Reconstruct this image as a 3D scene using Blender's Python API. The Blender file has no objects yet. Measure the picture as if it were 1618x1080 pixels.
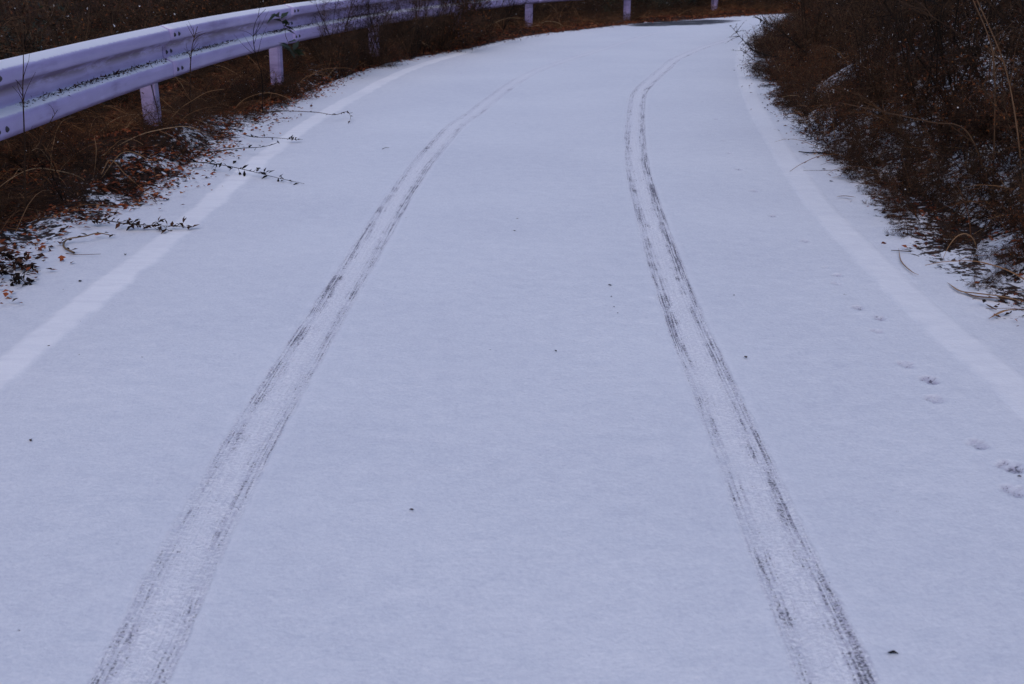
import bpy, math, random
import numpy as np
from mathutils import Vector, Matrix, Euler

# ------------------------------------------------------------------ camera, sky, sun, exposure
scene = bpy.context.scene
col = scene.collection
FPX, PITCH, CAMH = 1800.0, math.atan(626/1800), 1.25
cam_d = bpy.data.cameras.new('camera'); cam = bpy.data.objects.new('camera', cam_d); col.objects.link(cam)
cam.location = (0, 0, CAMH); cam.rotation_euler = (math.pi/2-PITCH, 0, 0)
cam_d.sensor_width = 36; cam_d.lens = FPX/1618*36; cam_d.clip_end = 2000; cam_d.clip_start = 0.05
cam_d.dof.use_dof = True; cam_d.dof.focus_distance = 5.0; cam_d.dof.aperture_fstop = 7.1
scene.camera = cam
SUN_EL, SUN_AZ = math.radians(42), math.radians(188)
world = bpy.data.worlds.new('World'); scene.world = world; world.use_nodes = True
wn = world.node_tree.nodes; wl = world.node_tree.links; wn.clear()
sky = wn.new('ShaderNodeTexSky'); sky.sky_type = 'NISHITA'; sky.sun_disc = False
sky.sun_elevation = SUN_EL; sky.sun_rotation = SUN_AZ; sky.air_density = 1.0; sky.dust_density = 1.5; sky.ozone_density = 2.0
bg = wn.new('ShaderNodeBackground'); bg.inputs['Strength'].default_value = 0.12
wo = wn.new('ShaderNodeOutputWorld'); wl.new(sky.outputs[0], bg.inputs[0]); wl.new(bg.outputs[0], wo.inputs[0])
sun_d = bpy.data.lights.new('sun', 'SUN'); sun = bpy.data.objects.new('sun', sun_d); col.objects.link(sun)
sun_d.energy = 0.5; sun_d.angle = math.radians(70); sun_d.color = (1.0, 0.80, 0.84)
sun.rotation_euler = (math.pi/2-SUN_EL, 0, math.pi-SUN_AZ)
scene.view_settings.view_transform = 'Standard'; scene.view_settings.look = 'None'
scene.view_settings.exposure = 0.64; scene.view_settings.gamma = 1
scene.view_settings.use_curve_mapping = False

# ------------------------------------------------------------------ helpers
rng = np.random.default_rng(7)
def G(px, py, z=0.0):
    """ground (or height z) point under a photograph pixel"""
    a = PITCH+math.atan((py-540)/FPX); hh = CAMH-z; D = hh/math.tan(a)
    d = D*math.cos(PITCH)+hh*math.sin(PITCH)
    return np.array([(px-809)/FPX*d, D, z])
def catmull(P, n=12):
    P = np.array(P, float); Q = np.vstack([2*P[0]-P[1], P, 2*P[-1]-P[-2]]); out = []
    for i in range(1, len(Q)-2):
        for t in np.linspace(0, 1, n, endpoint=False):
            a, b, c, d = Q[i-1], Q[i], Q[i+1], Q[i+2]
            out.append(.5*((2*b)+(-a+c)*t+(2*a-5*b+4*c-d)*t*t+(-a+3*b-3*c+d)*t**3))
    out.append(Q[-2]); return np.array(out)
def dist_poly(X, Y, P):
    """unsigned distance, signed (+ right of the line), arc length at nearest point"""
    X = X.ravel(); Y = Y.ravel()
    best = np.full(X.shape, 1e9); sgn = np.zeros(X.shape); S = np.zeros(X.shape); acc = 0
    for i in range(len(P)-1):
        a = P[i]; d = P[i+1]-a; L = math.hypot(*d)
        if L < 1e-9: continue
        t = np.clip(((X-a[0])*d[0]+(Y-a[1])*d[1])/L**2, 0, 1)
        ex = X-a[0]-t*d[0]; ey = Y-a[1]-t*d[1]; q = ex*ex+ey*ey; m = q < best
        best[m] = q[m]; sgn[m] = np.sign(ex*d[1]-ey*d[0])[m]; S[m] = (acc+t*L)[m]; acc += L
    dd = np.sqrt(best); return dd, dd*np.where(sgn == 0, 1, sgn), S
_lat = rng.random((256, 256))
def noise2(x, y, seed=0):
    x = np.asarray(x)+seed*17.3+300; y = np.asarray(y)+seed*9.1+300
    xi = np.floor(x).astype(int); yi = np.floor(y).astype(int); fx = x-xi; fy = y-yi
    fx = fx*fx*(3-2*fx); fy = fy*fy*(3-2*fy)
    g = lambda i, j: _lat[i % 256, j % 256]
    return (g(xi, yi)*(1-fx)+g(xi+1, yi)*fx)*(1-fy)+(g(xi, yi+1)*(1-fx)+g(xi+1, yi+1)*fx)*fy
def sstep(a, b, x):
    t = np.clip((x-a)/(b-a), 0, 1); return t*t*(3-2*t)
def mesh(name, V, F, attrs=None, smooth=True):
    me = bpy.data.meshes.new(name); V = np.asarray(V, np.float32); F = np.asarray(F, np.int32)
    k = F.shape[1]; n = len(F)
    me.vertices.add(len(V)); me.vertices.foreach_set('co', V.ravel())
    me.loops.add(n*k); me.loops.foreach_set('vertex_index', F.ravel())
    me.polygons.add(n); me.polygons.foreach_set('loop_start', np.arange(0, n*k, k, dtype=np.int32))
    me.polygons.foreach_set('loop_total', np.full(n, k, np.int32))
    if smooth: me.polygons.foreach_set('use_smooth', np.ones(n, bool))
    for kk, a in (attrs or {}).items():
        at = me.attributes.new(kk, 'FLOAT', 'POINT'); at.data.foreach_set('value', np.asarray(a, np.float32).ravel())
    me.update(calc_edges=True); return me
def obj(name, me, mat, parent=None, **props):
    o = bpy.data.objects.new(name, me); col.objects.link(o)
    if mat and len(me.materials) == 0: me.materials.append(mat)
    if parent: o.parent = parent
    for k, v in props.items(): o[k] = v
    return o
def empty(name, loc, label, cat, group=None, rz=0, sc=1):
    o = bpy.data.objects.new(name, None); col.objects.link(o); o.location = loc; o.rotation_euler = (0, 0, rz)
    o.scale = (sc, sc, sc); o['label'] = label; o['category'] = cat
    if group: o['group'] = group
    o.empty_display_size = .1
    return o
class Twigs:
    """collects tapering stems and folded leaves; builds them as meshes"""
    def __init__(s): s.ch = {}; s.lf = []
    def add(s, P, r0, r1, c=.5): s.ch.setdefault(len(P), []).append((np.asarray(P, float), r0, r1, c))
    def leaf(s, p, d, u, L, W, c): s.lf.append((p, d, u, L, W, c))
    def tubes(s, name, sides=3):
        VV = []; FF = []; CC = []; base = 0
        for n, lst in s.ch.items():
            P = np.array([q[0] for q in lst]); r0 = np.array([q[1] for q in lst]); r1 = np.array([q[2] for q in lst]); c = np.array([q[3] for q in lst])
            m = len(P); T = np.gradient(P, axis=1); T /= np.linalg.norm(T, axis=2, keepdims=True)+1e-9
            ref = np.tile(np.array([.31, .52, .79]), (m, n, 1)); A = np.cross(T, ref); A /= np.linalg.norm(A, axis=2, keepdims=True)+1e-9
            B = np.cross(T, A); R = r0[:, None]+(r1-r0)[:, None]*np.linspace(0, 1, n)[None]
            ang = np.arange(sides)*2*math.pi/sides
            V = P[:, :, None, :]+R[:, :, None, None]*(A[:, :, None, :]*np.cos(ang)[None, None, :, None]+B[:, :, None, :]*np.sin(ang)[None, None, :, None])
            VV.append(V.reshape(-1, 3)); CC.append(np.repeat(c, n*sides))
            i = np.arange(m)[:, None, None]*n*sides; j = np.arange(n-1)[None, :, None]*sides; k = np.arange(sides)[None, None, :]; k2 = (k+1) % sides
            F = np.stack([i+j+k, i+j+k2, i+j+sides+k2, i+j+sides+k], -1).reshape(-1, 4)+base
            FF.append(F); base += m*n*sides
        return mesh(name, np.vstack(VV), np.vstack(FF), {'tone': np.concatenate(CC)})
    def leaves(s, name):
        p = np.array([q[0] for q in s.lf]); d = np.array([q[1] for q in s.lf]); u = np.array([q[2] for q in s.lf])
        L = np.array([q[3] for q in s.lf])[:, None]; W = np.array([q[4] for q in s.lf])[:, None]; c = np.array([q[5] for q in s.lf])
        return leafmesh(name, p, d, u, L, W, c)
def leafmesh(name, p, d, u, L, W, c):
    d = d/(np.linalg.norm(d, axis=1, keepdims=True)+1e-9); sd = np.cross(d, u); sd /= np.linalg.norm(sd, axis=1, keepdims=True)+1e-9
    n = np.cross(sd, d); V = np.stack([p, p+d*L*.45+sd*W*.5+n*W*.22, p+d*L, p+d*L*.45-sd*W*.5+n*W*.22], 1).reshape(-1, 3)
    i = np.arange(len(p))*4; F = np.concatenate([np.stack([i, i+1, i+2], -1), np.stack([i, i+2, i+3], -1)])
    return mesh(name, V, F, {'tone': np.repeat(c, 4)}, smooth=False)
def rv(r, s=1.0): return (r.random(3)-.5)*2*s
def walk(p, d, L, n, wob, grav, r):
    P = [np.array(p, float)]; d = np.array(d, float); d /= np.linalg.norm(d); st = L/(n-1)
    for i in range(n-1):
        d = d+rv(r, wob)+np.array([0, 0, grav]); d /= np.linalg.norm(d); P.append(P[-1]+d*st)
    return np.array(P), d

# ------------------------------------------------------------------ materials
def newmat(name, rough=.8, spec=.3):
    m = bpy.data.materials.new(name); m.use_nodes = True; nt = m.node_tree; b = nt.nodes['Principled BSDF']
    b.inputs['Roughness'].default_value = rough; b.inputs['Specular IOR Level'].default_value = spec
    return m, nt, b
def N(nt, t, **kw):
    n = nt.nodes.new(t)
    for k, v in kw.items():
        if k in n.inputs: n.inputs[k].default_value = v
        else: setattr(n, k, v)
    return n
def ramp(nt, fac, stops, interp='LINEAR'):
    r = nt.nodes.new('ShaderNodeValToRGB'); r.color_ramp.interpolation = interp; e = r.color_ramp.elements
    while len(e) < len(stops): e.new(.5)
    for i, (p, c) in enumerate(stops): e[i].position = p; e[i].color = (*c, 1) if len(c) == 3 else c
    nt.links.new(fac, r.inputs[0]); return r.outputs[0]
def mix(nt, f, a, b):
    m = nt.nodes.new('ShaderNodeMix'); m.data_type = 'RGBA'
    for s, v in ((m.inputs[0], f), (m.inputs[6], a), (m.inputs[7], b)):
        if hasattr(v, 'links') : nt.links.new(v, s)
        else: s.default_value = v if isinstance(v, float) else (*v, 1)
    return m.outputs[2]
def mth(nt, op, a, b=None, c=None, clamp=False):
    m = nt.nodes.new('ShaderNodeMath'); m.operation = op; m.use_clamp = clamp
    for i, v in enumerate((a, b, c)):
        if v is None: continue
        if hasattr(v, 'links'): nt.links.new(v, m.inputs[i])
        else: m.inputs[i].default_value = v
    return m.outputs[0]
def noise(nt, scale, detail=3, rough=.55, vec=None, scl=None):
    n = N(nt, 'ShaderNodeTexNoise', Scale=scale, Detail=detail, Roughness=rough)
    g = nt.nodes.new('ShaderNodeNewGeometry'); v = g.outputs['Position']
    if scl:
        mp = nt.nodes.new('ShaderNodeMapping'); mp.inputs['Scale'].default_value = scl; nt.links.new(v, mp.inputs[0]); v = mp.outputs[0]
    nt.links.new(v, n.inputs['Vector']); return n.outputs['Fac']
def attr(nt, name):
    a = nt.nodes.new('ShaderNodeAttribute'); a.attribute_name = name; return a.outputs['Fac']
def maprange(nt, v, a, b, c=0., d=1., smooth=True):
    m = nt.nodes.new('ShaderNodeMapRange'); m.interpolation_type = 'SMOOTHSTEP' if smooth else 'LINEAR'
    m.inputs[1].default_value = a; m.inputs[2].default_value = b; m.inputs[3].default_value = c; m.inputs[4].default_value = d
    nt.links.new(v, m.inputs[0]); return m.outputs[0]
def bump(nt, b, h, strength, dist):
    bp = N(nt, 'ShaderNodeBump', Strength=strength, Distance=dist); nt.links.new(h, bp.inputs['Height'])
    if b.inputs['Normal'].links: nt.links.new(b.inputs['Normal'].links[0].from_socket, bp.inputs['Normal'])
    nt.links.new(bp.outputs[0], b.inputs['Normal'])

SNOW = (.70, .71, .76)
def litter_colour(nt):
    a = noise(nt, 38, 5, .7)
    return ramp(nt, a, [(.3, (.006, .004, .003)), (.48, (.018, .010, .007)), (.6, (.05, .020, .010)), (.75, (.09, .045, .025))])
def mat_snow():
    m, nt, b = newmat('snow_over_asphalt', .75, .25)
    big = noise(nt, .8, 3); mid = noise(nt, 17, 5, .65); fine = noise(nt, 85, 4, .75)
    k = mth(nt, 'ADD', mth(nt, 'MULTIPLY', big, .25), mth(nt, 'ADD', mth(nt, 'MULTIPLY', mid, .25), mth(nt, 'MULTIPLY', fine, .5)))
    base = ramp(nt, k, [(.38, (.585, .60, .665)), (.5, (.665, .68, .73)), (.62, (.735, .745, .785))])
    line = attr(nt, 'line')                                    # thicker, whiter snow on the painted line, ribbed across
    rib = maprange(nt, noise(nt, 1, 5, .7, scl=(3.5, 19, 1)), .34, .58)
    lcol = mix(nt, rib, (.775, .775, .81), (.84, .84, .865))
    c = mix(nt, line, base, lcol)
    light = attr(nt, 'light'); c = mix(nt, mth(nt, 'MULTIPLY', light, .5), c, (.78, .775, .82))
    # bare asphalt showing as specks where the tyres pressed the snow away
    tu = attr(nt, 'tu'); tv = attr(nt, 'tv'); au = attr(nt, 'ta')
    def tread(su, sv, det=2):
        cb = nt.nodes.new('ShaderNodeCombineXYZ'); nt.links.new(mth(nt, 'MULTIPLY', tu, su), cb.inputs[0]); nt.links.new(mth(nt, 'MULTIPLY', tv, sv), cb.inputs[1])
        n = N(nt, 'ShaderNodeTexNoise', Scale=1.0, Detail=det, Roughness=.65); nt.links.new(cb.outputs[0], n.inputs['Vector']); return n.outputs['Fac']
    groove = tread(150, 2.2); lug = tread(85, 120, 3); blot = tread(30, 9)
    aw = mth(nt, 'ADD', au, mth(nt, 'MULTIPLY', mth(nt, 'SUBTRACT', blot, .5), .022))
    wheel = maprange(nt, aw, .066, .080, 1, 0)                                   # inside the tyre's width
    bandm = mth(nt, 'MULTIPLY', wheel, maprange(nt, aw, .014, .046, .36, 1.0))   # shoulders press harder than the middle
    dark = mth(nt, 'MULTIPLY', attr(nt, 'dark'), bandm)
    dark = mth(nt, 'MULTIPLY', dark, maprange(nt, groove, .38, .60, .40, 1.2))
    foot = attr(nt, 'foot'); dark = mth(nt, 'MAXIMUM', dark, foot)
    sp = noise(nt, 185, 2, .8, scl=(.8, 1.15, 1))
    v = mth(nt, 'ADD', mth(nt, 'MULTIPLY', sp, .45), mth(nt, 'ADD', mth(nt, 'MULTIPLY', lug, .33), mth(nt, 'MULTIPLY', blot, .22)))
    thr = mth(nt, 'SUBTRACT', .637, mth(nt, 'MULTIPLY', dark, .145))
    d = mth(nt, 'SUBTRACT', v, thr); s = maprange(nt, d, 0, .04)
    s = mth(nt, 'MULTIPLY', s, maprange(nt, dark, .02, .12))
    grain = mth(nt, 'MULTIPLY', mth(nt, 'MULTIPLY', wheel, attr(nt, 'dark')), maprange(nt, lug, .42, .60))
    c = mix(nt, mth(nt, 'MULTIPLY', grain, .8), c, (.86, .855, .88))
    thin = mth(nt, 'MULTIPLY', dark, mth(nt, 'MULTIPLY', maprange(nt, lug, .62, .40), .50))
    c = mix(nt, thin, c, (.31, .27, .38))
    c = mix(nt, mth(nt, 'MULTIPLY', foot, .42), c, (.30, .28, .38))
    c = mix(nt, mth(nt, 'MULTIPLY', s, .85), c, (.052, .050, .072))
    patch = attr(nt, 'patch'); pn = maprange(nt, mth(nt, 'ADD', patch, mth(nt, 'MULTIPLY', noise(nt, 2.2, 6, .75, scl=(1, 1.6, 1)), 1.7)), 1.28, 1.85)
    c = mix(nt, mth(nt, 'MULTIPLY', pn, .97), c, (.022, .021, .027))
    verge = attr(nt, 'verge')                                  # snow breaking up over litter under the plants
    vn = mth(nt, 'ADD', mth(nt, 'MULTIPLY', noise(nt, 24, 5, .7), .75), mth(nt, 'MULTIPLY', noise(nt, 4.5, 3), .40))
    vm = maprange(nt, mth(nt, 'ADD', vn, mth(nt, 'MULTIPLY', verge, .8)), .76, .81)
    c = mix(nt, vm, c, litter_colour(nt))
    nt.links.new(c, b.inputs['Base Color'])
    bump(nt, b, noise(nt, 16, 4, .6), .25, .012); bump(nt, b, noise(nt, 75, 3, .7), .4, .005)
    bump(nt, b, mth(nt, 'MULTIPLY', mth(nt, 'ADD', lug, mth(nt, 'MULTIPLY', groove, .5)), wheel), .7, .006)
    return m
def mat_ground():
    m, nt, b = newmat('leaf_litter_with_snow', .9, .15)
    sn = attr(nt, 'snow'); vn = mth(nt, 'ADD', mth(nt, 'MULTIPLY', noise(nt, 19, 5, .7), .7), mth(nt, 'MULTIPLY', noise(nt, 1.3, 3), .4))
    f = maprange(nt, mth(nt, 'ADD', vn, mth(nt, 'MULTIPLY', sn, .5)), .74, .80)
    nt.links.new(mix(nt, f, litter_colour(nt), SNOW), b.inputs['Base Color'])
    bump(nt, b, noise(nt, 20, 5, .7), .8, .03); return m
def mat_tone(name, stops, rough=.85, spec=.15, vary=.5):
    m, nt, b = newmat(name, rough, spec)
    t = attr(nt, 'tone'); oi = nt.nodes.new('ShaderNodeObjectInfo')
    t = mth(nt, 'ADD', t, mth(nt, 'MULTIPLY', mth(nt, 'SUBTRACT', oi.outputs['Random'], .5), vary), clamp=True)
    nt.links.new(ramp(nt, t, stops), b.inputs['Base Color']); return m
def mat_rail():
    m, nt, b = newmat('white_painted_steel', .42, .5)
    big = noise(nt, 2.2, 4, .6); st = noise(nt, 3, 4, .7, scl=(1, .5, 6)); f = noise(nt, 80, 2)
    c = ramp(nt, mth(nt, 'ADD', mth(nt, 'MULTIPLY', big, .5), mth(nt, 'MULTIPLY', st, .5)), [(.36, (.26, .21, .40)), (.46, (.38, .32, .57)), (.56, (.42, .355, .61)), (.66, (.50, .43, .70))])
    dn = attr(nt, 'grime_shade'); g = mth(nt, 'MULTIPLY', dn, maprange(nt, noise(nt, 5, 5, .75, scl=(1, .6, 3)), .32, .55))
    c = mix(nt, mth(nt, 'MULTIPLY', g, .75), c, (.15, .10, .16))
    geo = nt.nodes.new('ShaderNodeNewGeometry'); sx = nt.nodes.new('ShaderNodeSeparateXYZ'); nt.links.new(geo.outputs['Normal'], sx.inputs[0])
    up = maprange(nt, mth(nt, 'ADD', sx.outputs['Z'], mth(nt, 'MULTIPLY', noise(nt, 28, 4, .7), .5)), .85, 1.1)   # snow dust lying on faces turned up
    c = mix(nt, mth(nt, 'MULTIPLY', up, .85), c, (.76, .77, .81))
    nt.links.new(c, b.inputs['Base Color'])
    nt.links.new(maprange(nt, up, 0, 1, .42, .85), b.inputs['Roughness'])
    bump(nt, b, f, .08, .002); return m
M_snow = mat_snow(); M_ground = mat_ground(); M_rail = mat_rail()
M_bark = mat_tone('bark', [(0, (.006, .0045, .0035)), (.5, (.050, .028, .016)), (.85, (.15, .086, .048)), (1, (.17, .115, .07))])
M_leaf = mat_tone('dead_leaf', [(0, (.006, .004, .003)), (.4, (.026, .013, .0085)), (.7, (.095, .036, .018)), (.9, (.19, .060, .020)), (1, (.26, .095, .028))])
M_litter = mat_tone('fallen_leaf', [(0, (.012, .009, .008)), (.35, (.045, .021, .014)), (.6, (.15, .040, .018)), (.85, (.28, .070, .022)), (1, (.34, .20, .11))])
M_green = mat_tone('evergreen_leaf', [(0, (.008, .012, .008)), (.6, (.02, .03, .016)), (1, (.04, .05, .022))], .5, .3)
M_grass = mat_tone('dry_grass', [(0, (.075, .034, .016)), (.4, (.17, .080, .035)), (.8, (.32, .19, .10)), (1, (.42, .29, .17))])
M_flake = mat_tone('settled_snow', [(0, (.5, .51, .56)), (1, (.78, .79, .82))], .8, .2)
m, nt, b = newmat('dark_bolt', .6, .4); b.inputs['Base Color'].default_value = (.035, .032, .045, 1); M_bolt = m
m, nt, b = newmat('asphalt', .9, .3)
nt.links.new(ramp(nt, noise(nt, 120, 3), [(.3, (.03, .03, .032)), (.7, (.07, .07, .072))]), b.inputs['Base Color']); M_asph = m

# ------------------------------------------------------------------ course of the road
CL = catmull([(-.04, -6), (-.04, -2), (-.04, 2), (-.03, 5), (.03, 6.6), (.17, 8.4), (.37, 10.2), (.72, 12.3), (1.33, 15.0), (2.1, 18.0), (3.7, 20.5), (5.5, 22.2), (7.5, 23.5), (10, 24.6), (14, 25.8), (20, 26.5)], 10)
LINE_L = catmull([(-1.58, -6), (-1.58, 0), (-1.58, 3.3), (-1.565, 4.4), (-1.55, 5.5), (-1.555, 6.8), (-1.52, 8.38), (-1.38, 10.16), (-1.13, 12.3), (-.81, 13.73), (-.15, 16.0), (.75, 18.6), (2.5, 21.4), (4.4, 23.3)], 8)
LINE_R = catmull([(1.5, -6), (1.5, 0), (1.5, 3.1), (1.49, 4.0), (1.51, 4.6), (1.56, 5.63), (1.67, 6.75), (1.86, 8.38), (2.11, 10.25), (2.58, 13.13), (3.01, 15.23), (3.65, 17.45), (4.9, 19.3), (6.6, 20.9), (9, 22.3)], 8)
TR_L = catmull([(-.69, -6), (-.69, 0), (-.69, 1.73), (-.70, 2.12), (-.70, 2.77), (-.685, 3.24), (-.665, 3.87), (-.635, 4.75), (-.59, 6.1), (-.535, 7.07), (-.42, 8.38), (-.29, 9.2), (-.02, 10.98), (.28, 12.43), (.76, 13.9), (1.24, 15.23), (1.70, 16.61), (2.3, 18.1), (3.4, 20.0), (5.3, 22), (8, 23.5)], 8)
TR_R = catmull([(.585, -6), (.585, 0), (.587, 1.73), (.59, 2.3), (.60, 2.77), (.605, 3.24), (.613, 3.87), (.645, 4.75), (.71, 6.1), (.775, 7.07), (.90, 8.38), (1.12, 10.25), (1.32, 11.24), (1.61, 12.43), (1.87, 13.5), (2.13, 14.31), (2.47, 15.23), (2.87, 16.16), (3.7, 17.9), (4.9, 19.5), (6.8, 21.2), (9.5, 22.6)], 8)
EDGE_L = catmull([(-2.1, -6), (-2.1, 2), (-2.0, 4.27), (-2.06, 4.81), (-2.0, 5.42), (-1.85, 5.8), (-1.84, 6.46), (-1.86, 7.3), (-1.87, 8.7), (-1.75, 10.25), (-1.60, 12.11), (-1.26, 13.5), (-.56, 15.1), (.29, 17.3), (2.04, 19.91), (3.18, 21.12), (4.42, 22.29), (7, 24.3), (11, 26.0), (20, 27.5)], 6)
EDGE_R = catmull([(1.85, -6), (1.85, 2), (1.8, 3.8), (1.79, 4.1), (1.75, 4.86), (1.82, 5.63), (1.95, 6.85), (1.99, 7.81), (2.25, 10.25), (2.71, 13.13), (3.54, 16.84), (4.5, 18.6), (6.2, 20.2), (9, 21.6), (13, 22.8), (20, 23.5)], 6)
RAIL = catmull([(-2.50, -4), (-2.42, 1), (-2.37, 5), (-2.34, 7.7), (-2.19, 9.85), (-1.84, 12.0), (-1.42, 13.7), (-.95, 15.1), (.30, 18.5), (2.0, 20.75), (3.85, 22.75), (6.2, 24.6), (9.5, 26.4)], 10)

def height(X, Y):
    """terrain outside the carriageway"""
    sh = X.shape; _, l, _ = dist_poly(X, Y, EDGE_L); _, r, _ = dist_poly(X, Y, EDGE_R); l = -l.reshape(sh); r = r.reshape(sh)
    z = np.full(sh, -.06)
    z += sstep(-.02, .35, l)*.10-np.clip(l-.9, 0, 5)*.28+np.clip(l-6.5, 0, 26)*.62
    z += sstep(-.02, .35, r)*.10+np.clip(r-.35, 0, 30)*.42+np.clip(r-5, 0, 24)*.2
    inside = np.maximum(l, r); bumpy = sstep(0, .4, inside)
    z += bumpy*((noise2(X*.9, Y*.9, 1)-.5)*.22+(noise2(X*3.1, Y*3.1, 2)-.5)*.09+(noise2(X*9, Y*9, 3)-.5)*.03)
    return z, l, r
def hz(x, y):
    z, l, r = height(np.array([float(x)]), np.array([float(y)])); return max(float(z[0]), 0.0 if max(l[0], r[0]) < .3 else -9)

# ------------------------------------------------------------------ ground
gx = np.concatenate([np.linspace(-220, -16, 22)[:-1], np.arange(-16, 22, .13), np.linspace(22, 220, 22)])
gy = np.concatenate([np.linspace(-200, -6, 20)[:-1], np.arange(-6, 34, .13), np.linspace(34, 240, 22)])
GX, GY = np.meshgrid(gx, gy); GZ, gl, gr = height(GX, GY)
nx, ny = len(gx), len(gy); idx = np.arange(nx*ny).reshape(ny, nx)
F = np.stack([idx[:-1, :-1], idx[:-1, 1:], idx[1:, 1:], idx[1:, :-1]], -1).reshape(-1, 4)
snowf = np.where(gr > gl, .42+.10*sstep(10, 7, GY)-.10*sstep(0, .5, gr)+.1*sstep(.8, 2.5, gr), .40-.34*sstep(0.2, .8, gl)-.4*sstep(11, 14, GY)+.12*sstep(3, 8, gl))
obj('ground', mesh('ground', np.stack([GX, GY, GZ], -1).reshape(-1, 3), F, {'snow': snowf.ravel()}), M_ground, kind='structure')

# ------------------------------------------------------------------ carriageway under its snow
def ribbon(offs, ys, z):
    d = np.diff(CL, axis=0); s = np.concatenate([[0], np.cumsum(np.hypot(d[:, 0], d[:, 1]))])
    px = np.interp(ys, s, CL[:, 0]); py = np.interp(ys, s, CL[:, 1]); e = .35
    tx = np.interp(ys+e, s, CL[:, 0])-np.interp(ys-e, s, CL[:, 0]); ty = np.interp(ys+e, s, CL[:, 1])-np.interp(ys-e, s, CL[:, 1])
    L = np.hypot(tx, ty); tx /= L; ty /= L
    X = px[:, None]+ty[:, None]*offs[None]; Y = py[:, None]-tx[:, None]*offs[None]
    return X, Y, np.full(X.shape, z)
def gridF(nr, nc):
    idx = np.arange(nr*nc).reshape(nr, nc); return np.stack([idx[:-1, :-1], idx[:-1, 1:], idx[1:, 1:], idx[1:, :-1]], -1).reshape(-1, 4)
X, Y, Z = ribbon(np.linspace(-2.2, 2.2, 7), np.linspace(.5, 40, 120), -.02)
obj('road', mesh('road', np.stack([X, Y, Z], -1).reshape(-1, 3), gridF(120, 7), smooth=False), M_asph, kind='structure')

rows = [.5]
while rows[-1] < 41:
    D = max(rows[-1]-6, 0); rows.append(rows[-1]+(.05 if D < 1.3 else .0105+.0004*max(D-1.5, 0)**1.7))
rows = np.array(rows); offs = np.arange(-2.42, 2.42, .0125)
X, Y, Z = ribbon(offs, rows, 0.0)
sh = X.shape
dl, _, _ = dist_poly(X, Y, LINE_L); dr, _, _ = dist_poly(X, Y, LINE_R)
tl, tls, tS = dist_poly(X, Y, TR_L); tr, trs, rS = dist_poly(X, Y, TR_R)
_, el, _ = dist_poly(X, Y, EDGE_L); _, er, _ = dist_poly(X, Y, EDGE_R); el = -el
Xf, Yf = X.ravel(), Y.ravel()
wob = (noise2(Xf*9, Yf*9, 51)-.5)*.022+(noise2(Xf*31, Yf*31, 52)-.5)*.014
line = np.maximum(sstep(.080, .048, dl+wob), sstep(.084, .046, dr+wob)*.62)
line *= .75+.5*(noise2(Xf*2, Yf*2, 5)-.3)
def band(t, c, w): return np.exp(-((t-c)/w)**2)
n1 = noise2(Yf*5, Xf*.5, 11); n2 = noise2(Yf*14, Xf*3, 12); n3 = noise2(Yf*1.3, Xf*.1, 13)
sideL = sstep(-.025, .025, tls); sideR = sstep(-.025, .025, trs); n4 = noise2(Yf*3.1, Xf*.3, 14)
dkL = (.80+.5*(n1-.5)+.35*(n4-.5))*sideL+(.78+.5*(n2-.5)+.4*(n3-.5))*(1-sideL)
dkR = (1.0+.4*(n1-.5)+.3*(n4-.5))*sideR+(.80+.5*(n2-.5)+.4*(n3-.5))*(1-sideR)
isL = tl < tr; tu = np.where(isL, tls, trs); tv = np.where(isL, tS, rS+40)
far = 1-.42*sstep(8, 17, Yf); farL = 1-.52*sstep(6, 15, Yf)
near = 1-.15*sstep(4.5, 2.0, Yf)
dark = np.clip(np.where(isL, dkL*farL, dkR*far), 0, 1.15)*near; foot = np.zeros(len(Xf))
light = np.clip(sstep(.05, .02, tl)*.8*farL+sstep(.05, .02, tr)*.8*far+.35*band(tl, .085, .01)+.35*band(tr, .085, .01), 0, 1)
zz = np.zeros(len(Xf))
for t, f in ((tl, farL), (tr, far)):
    zz += (-.0035*sstep(.080, .060, t)+.0010*band(t, .088, .012)+.0018*sstep(.045, .015, t))*f
zz += .003*sstep(.075, .055, np.minimum(dl, dr))
inT = (np.minimum(tl, tr) < .075)
zz += inT*((noise2(Xf*45, Yf*60, 21)-.5)*.0022)
zz += (noise2(Xf*14, Yf*14, 22)-.5)*.0022+(noise2(Xf*2.2, Yf*2.2, 23)-.5)*.006+(noise2(Xf*38, Yf*38, 24)-.5)*.0012
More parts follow.
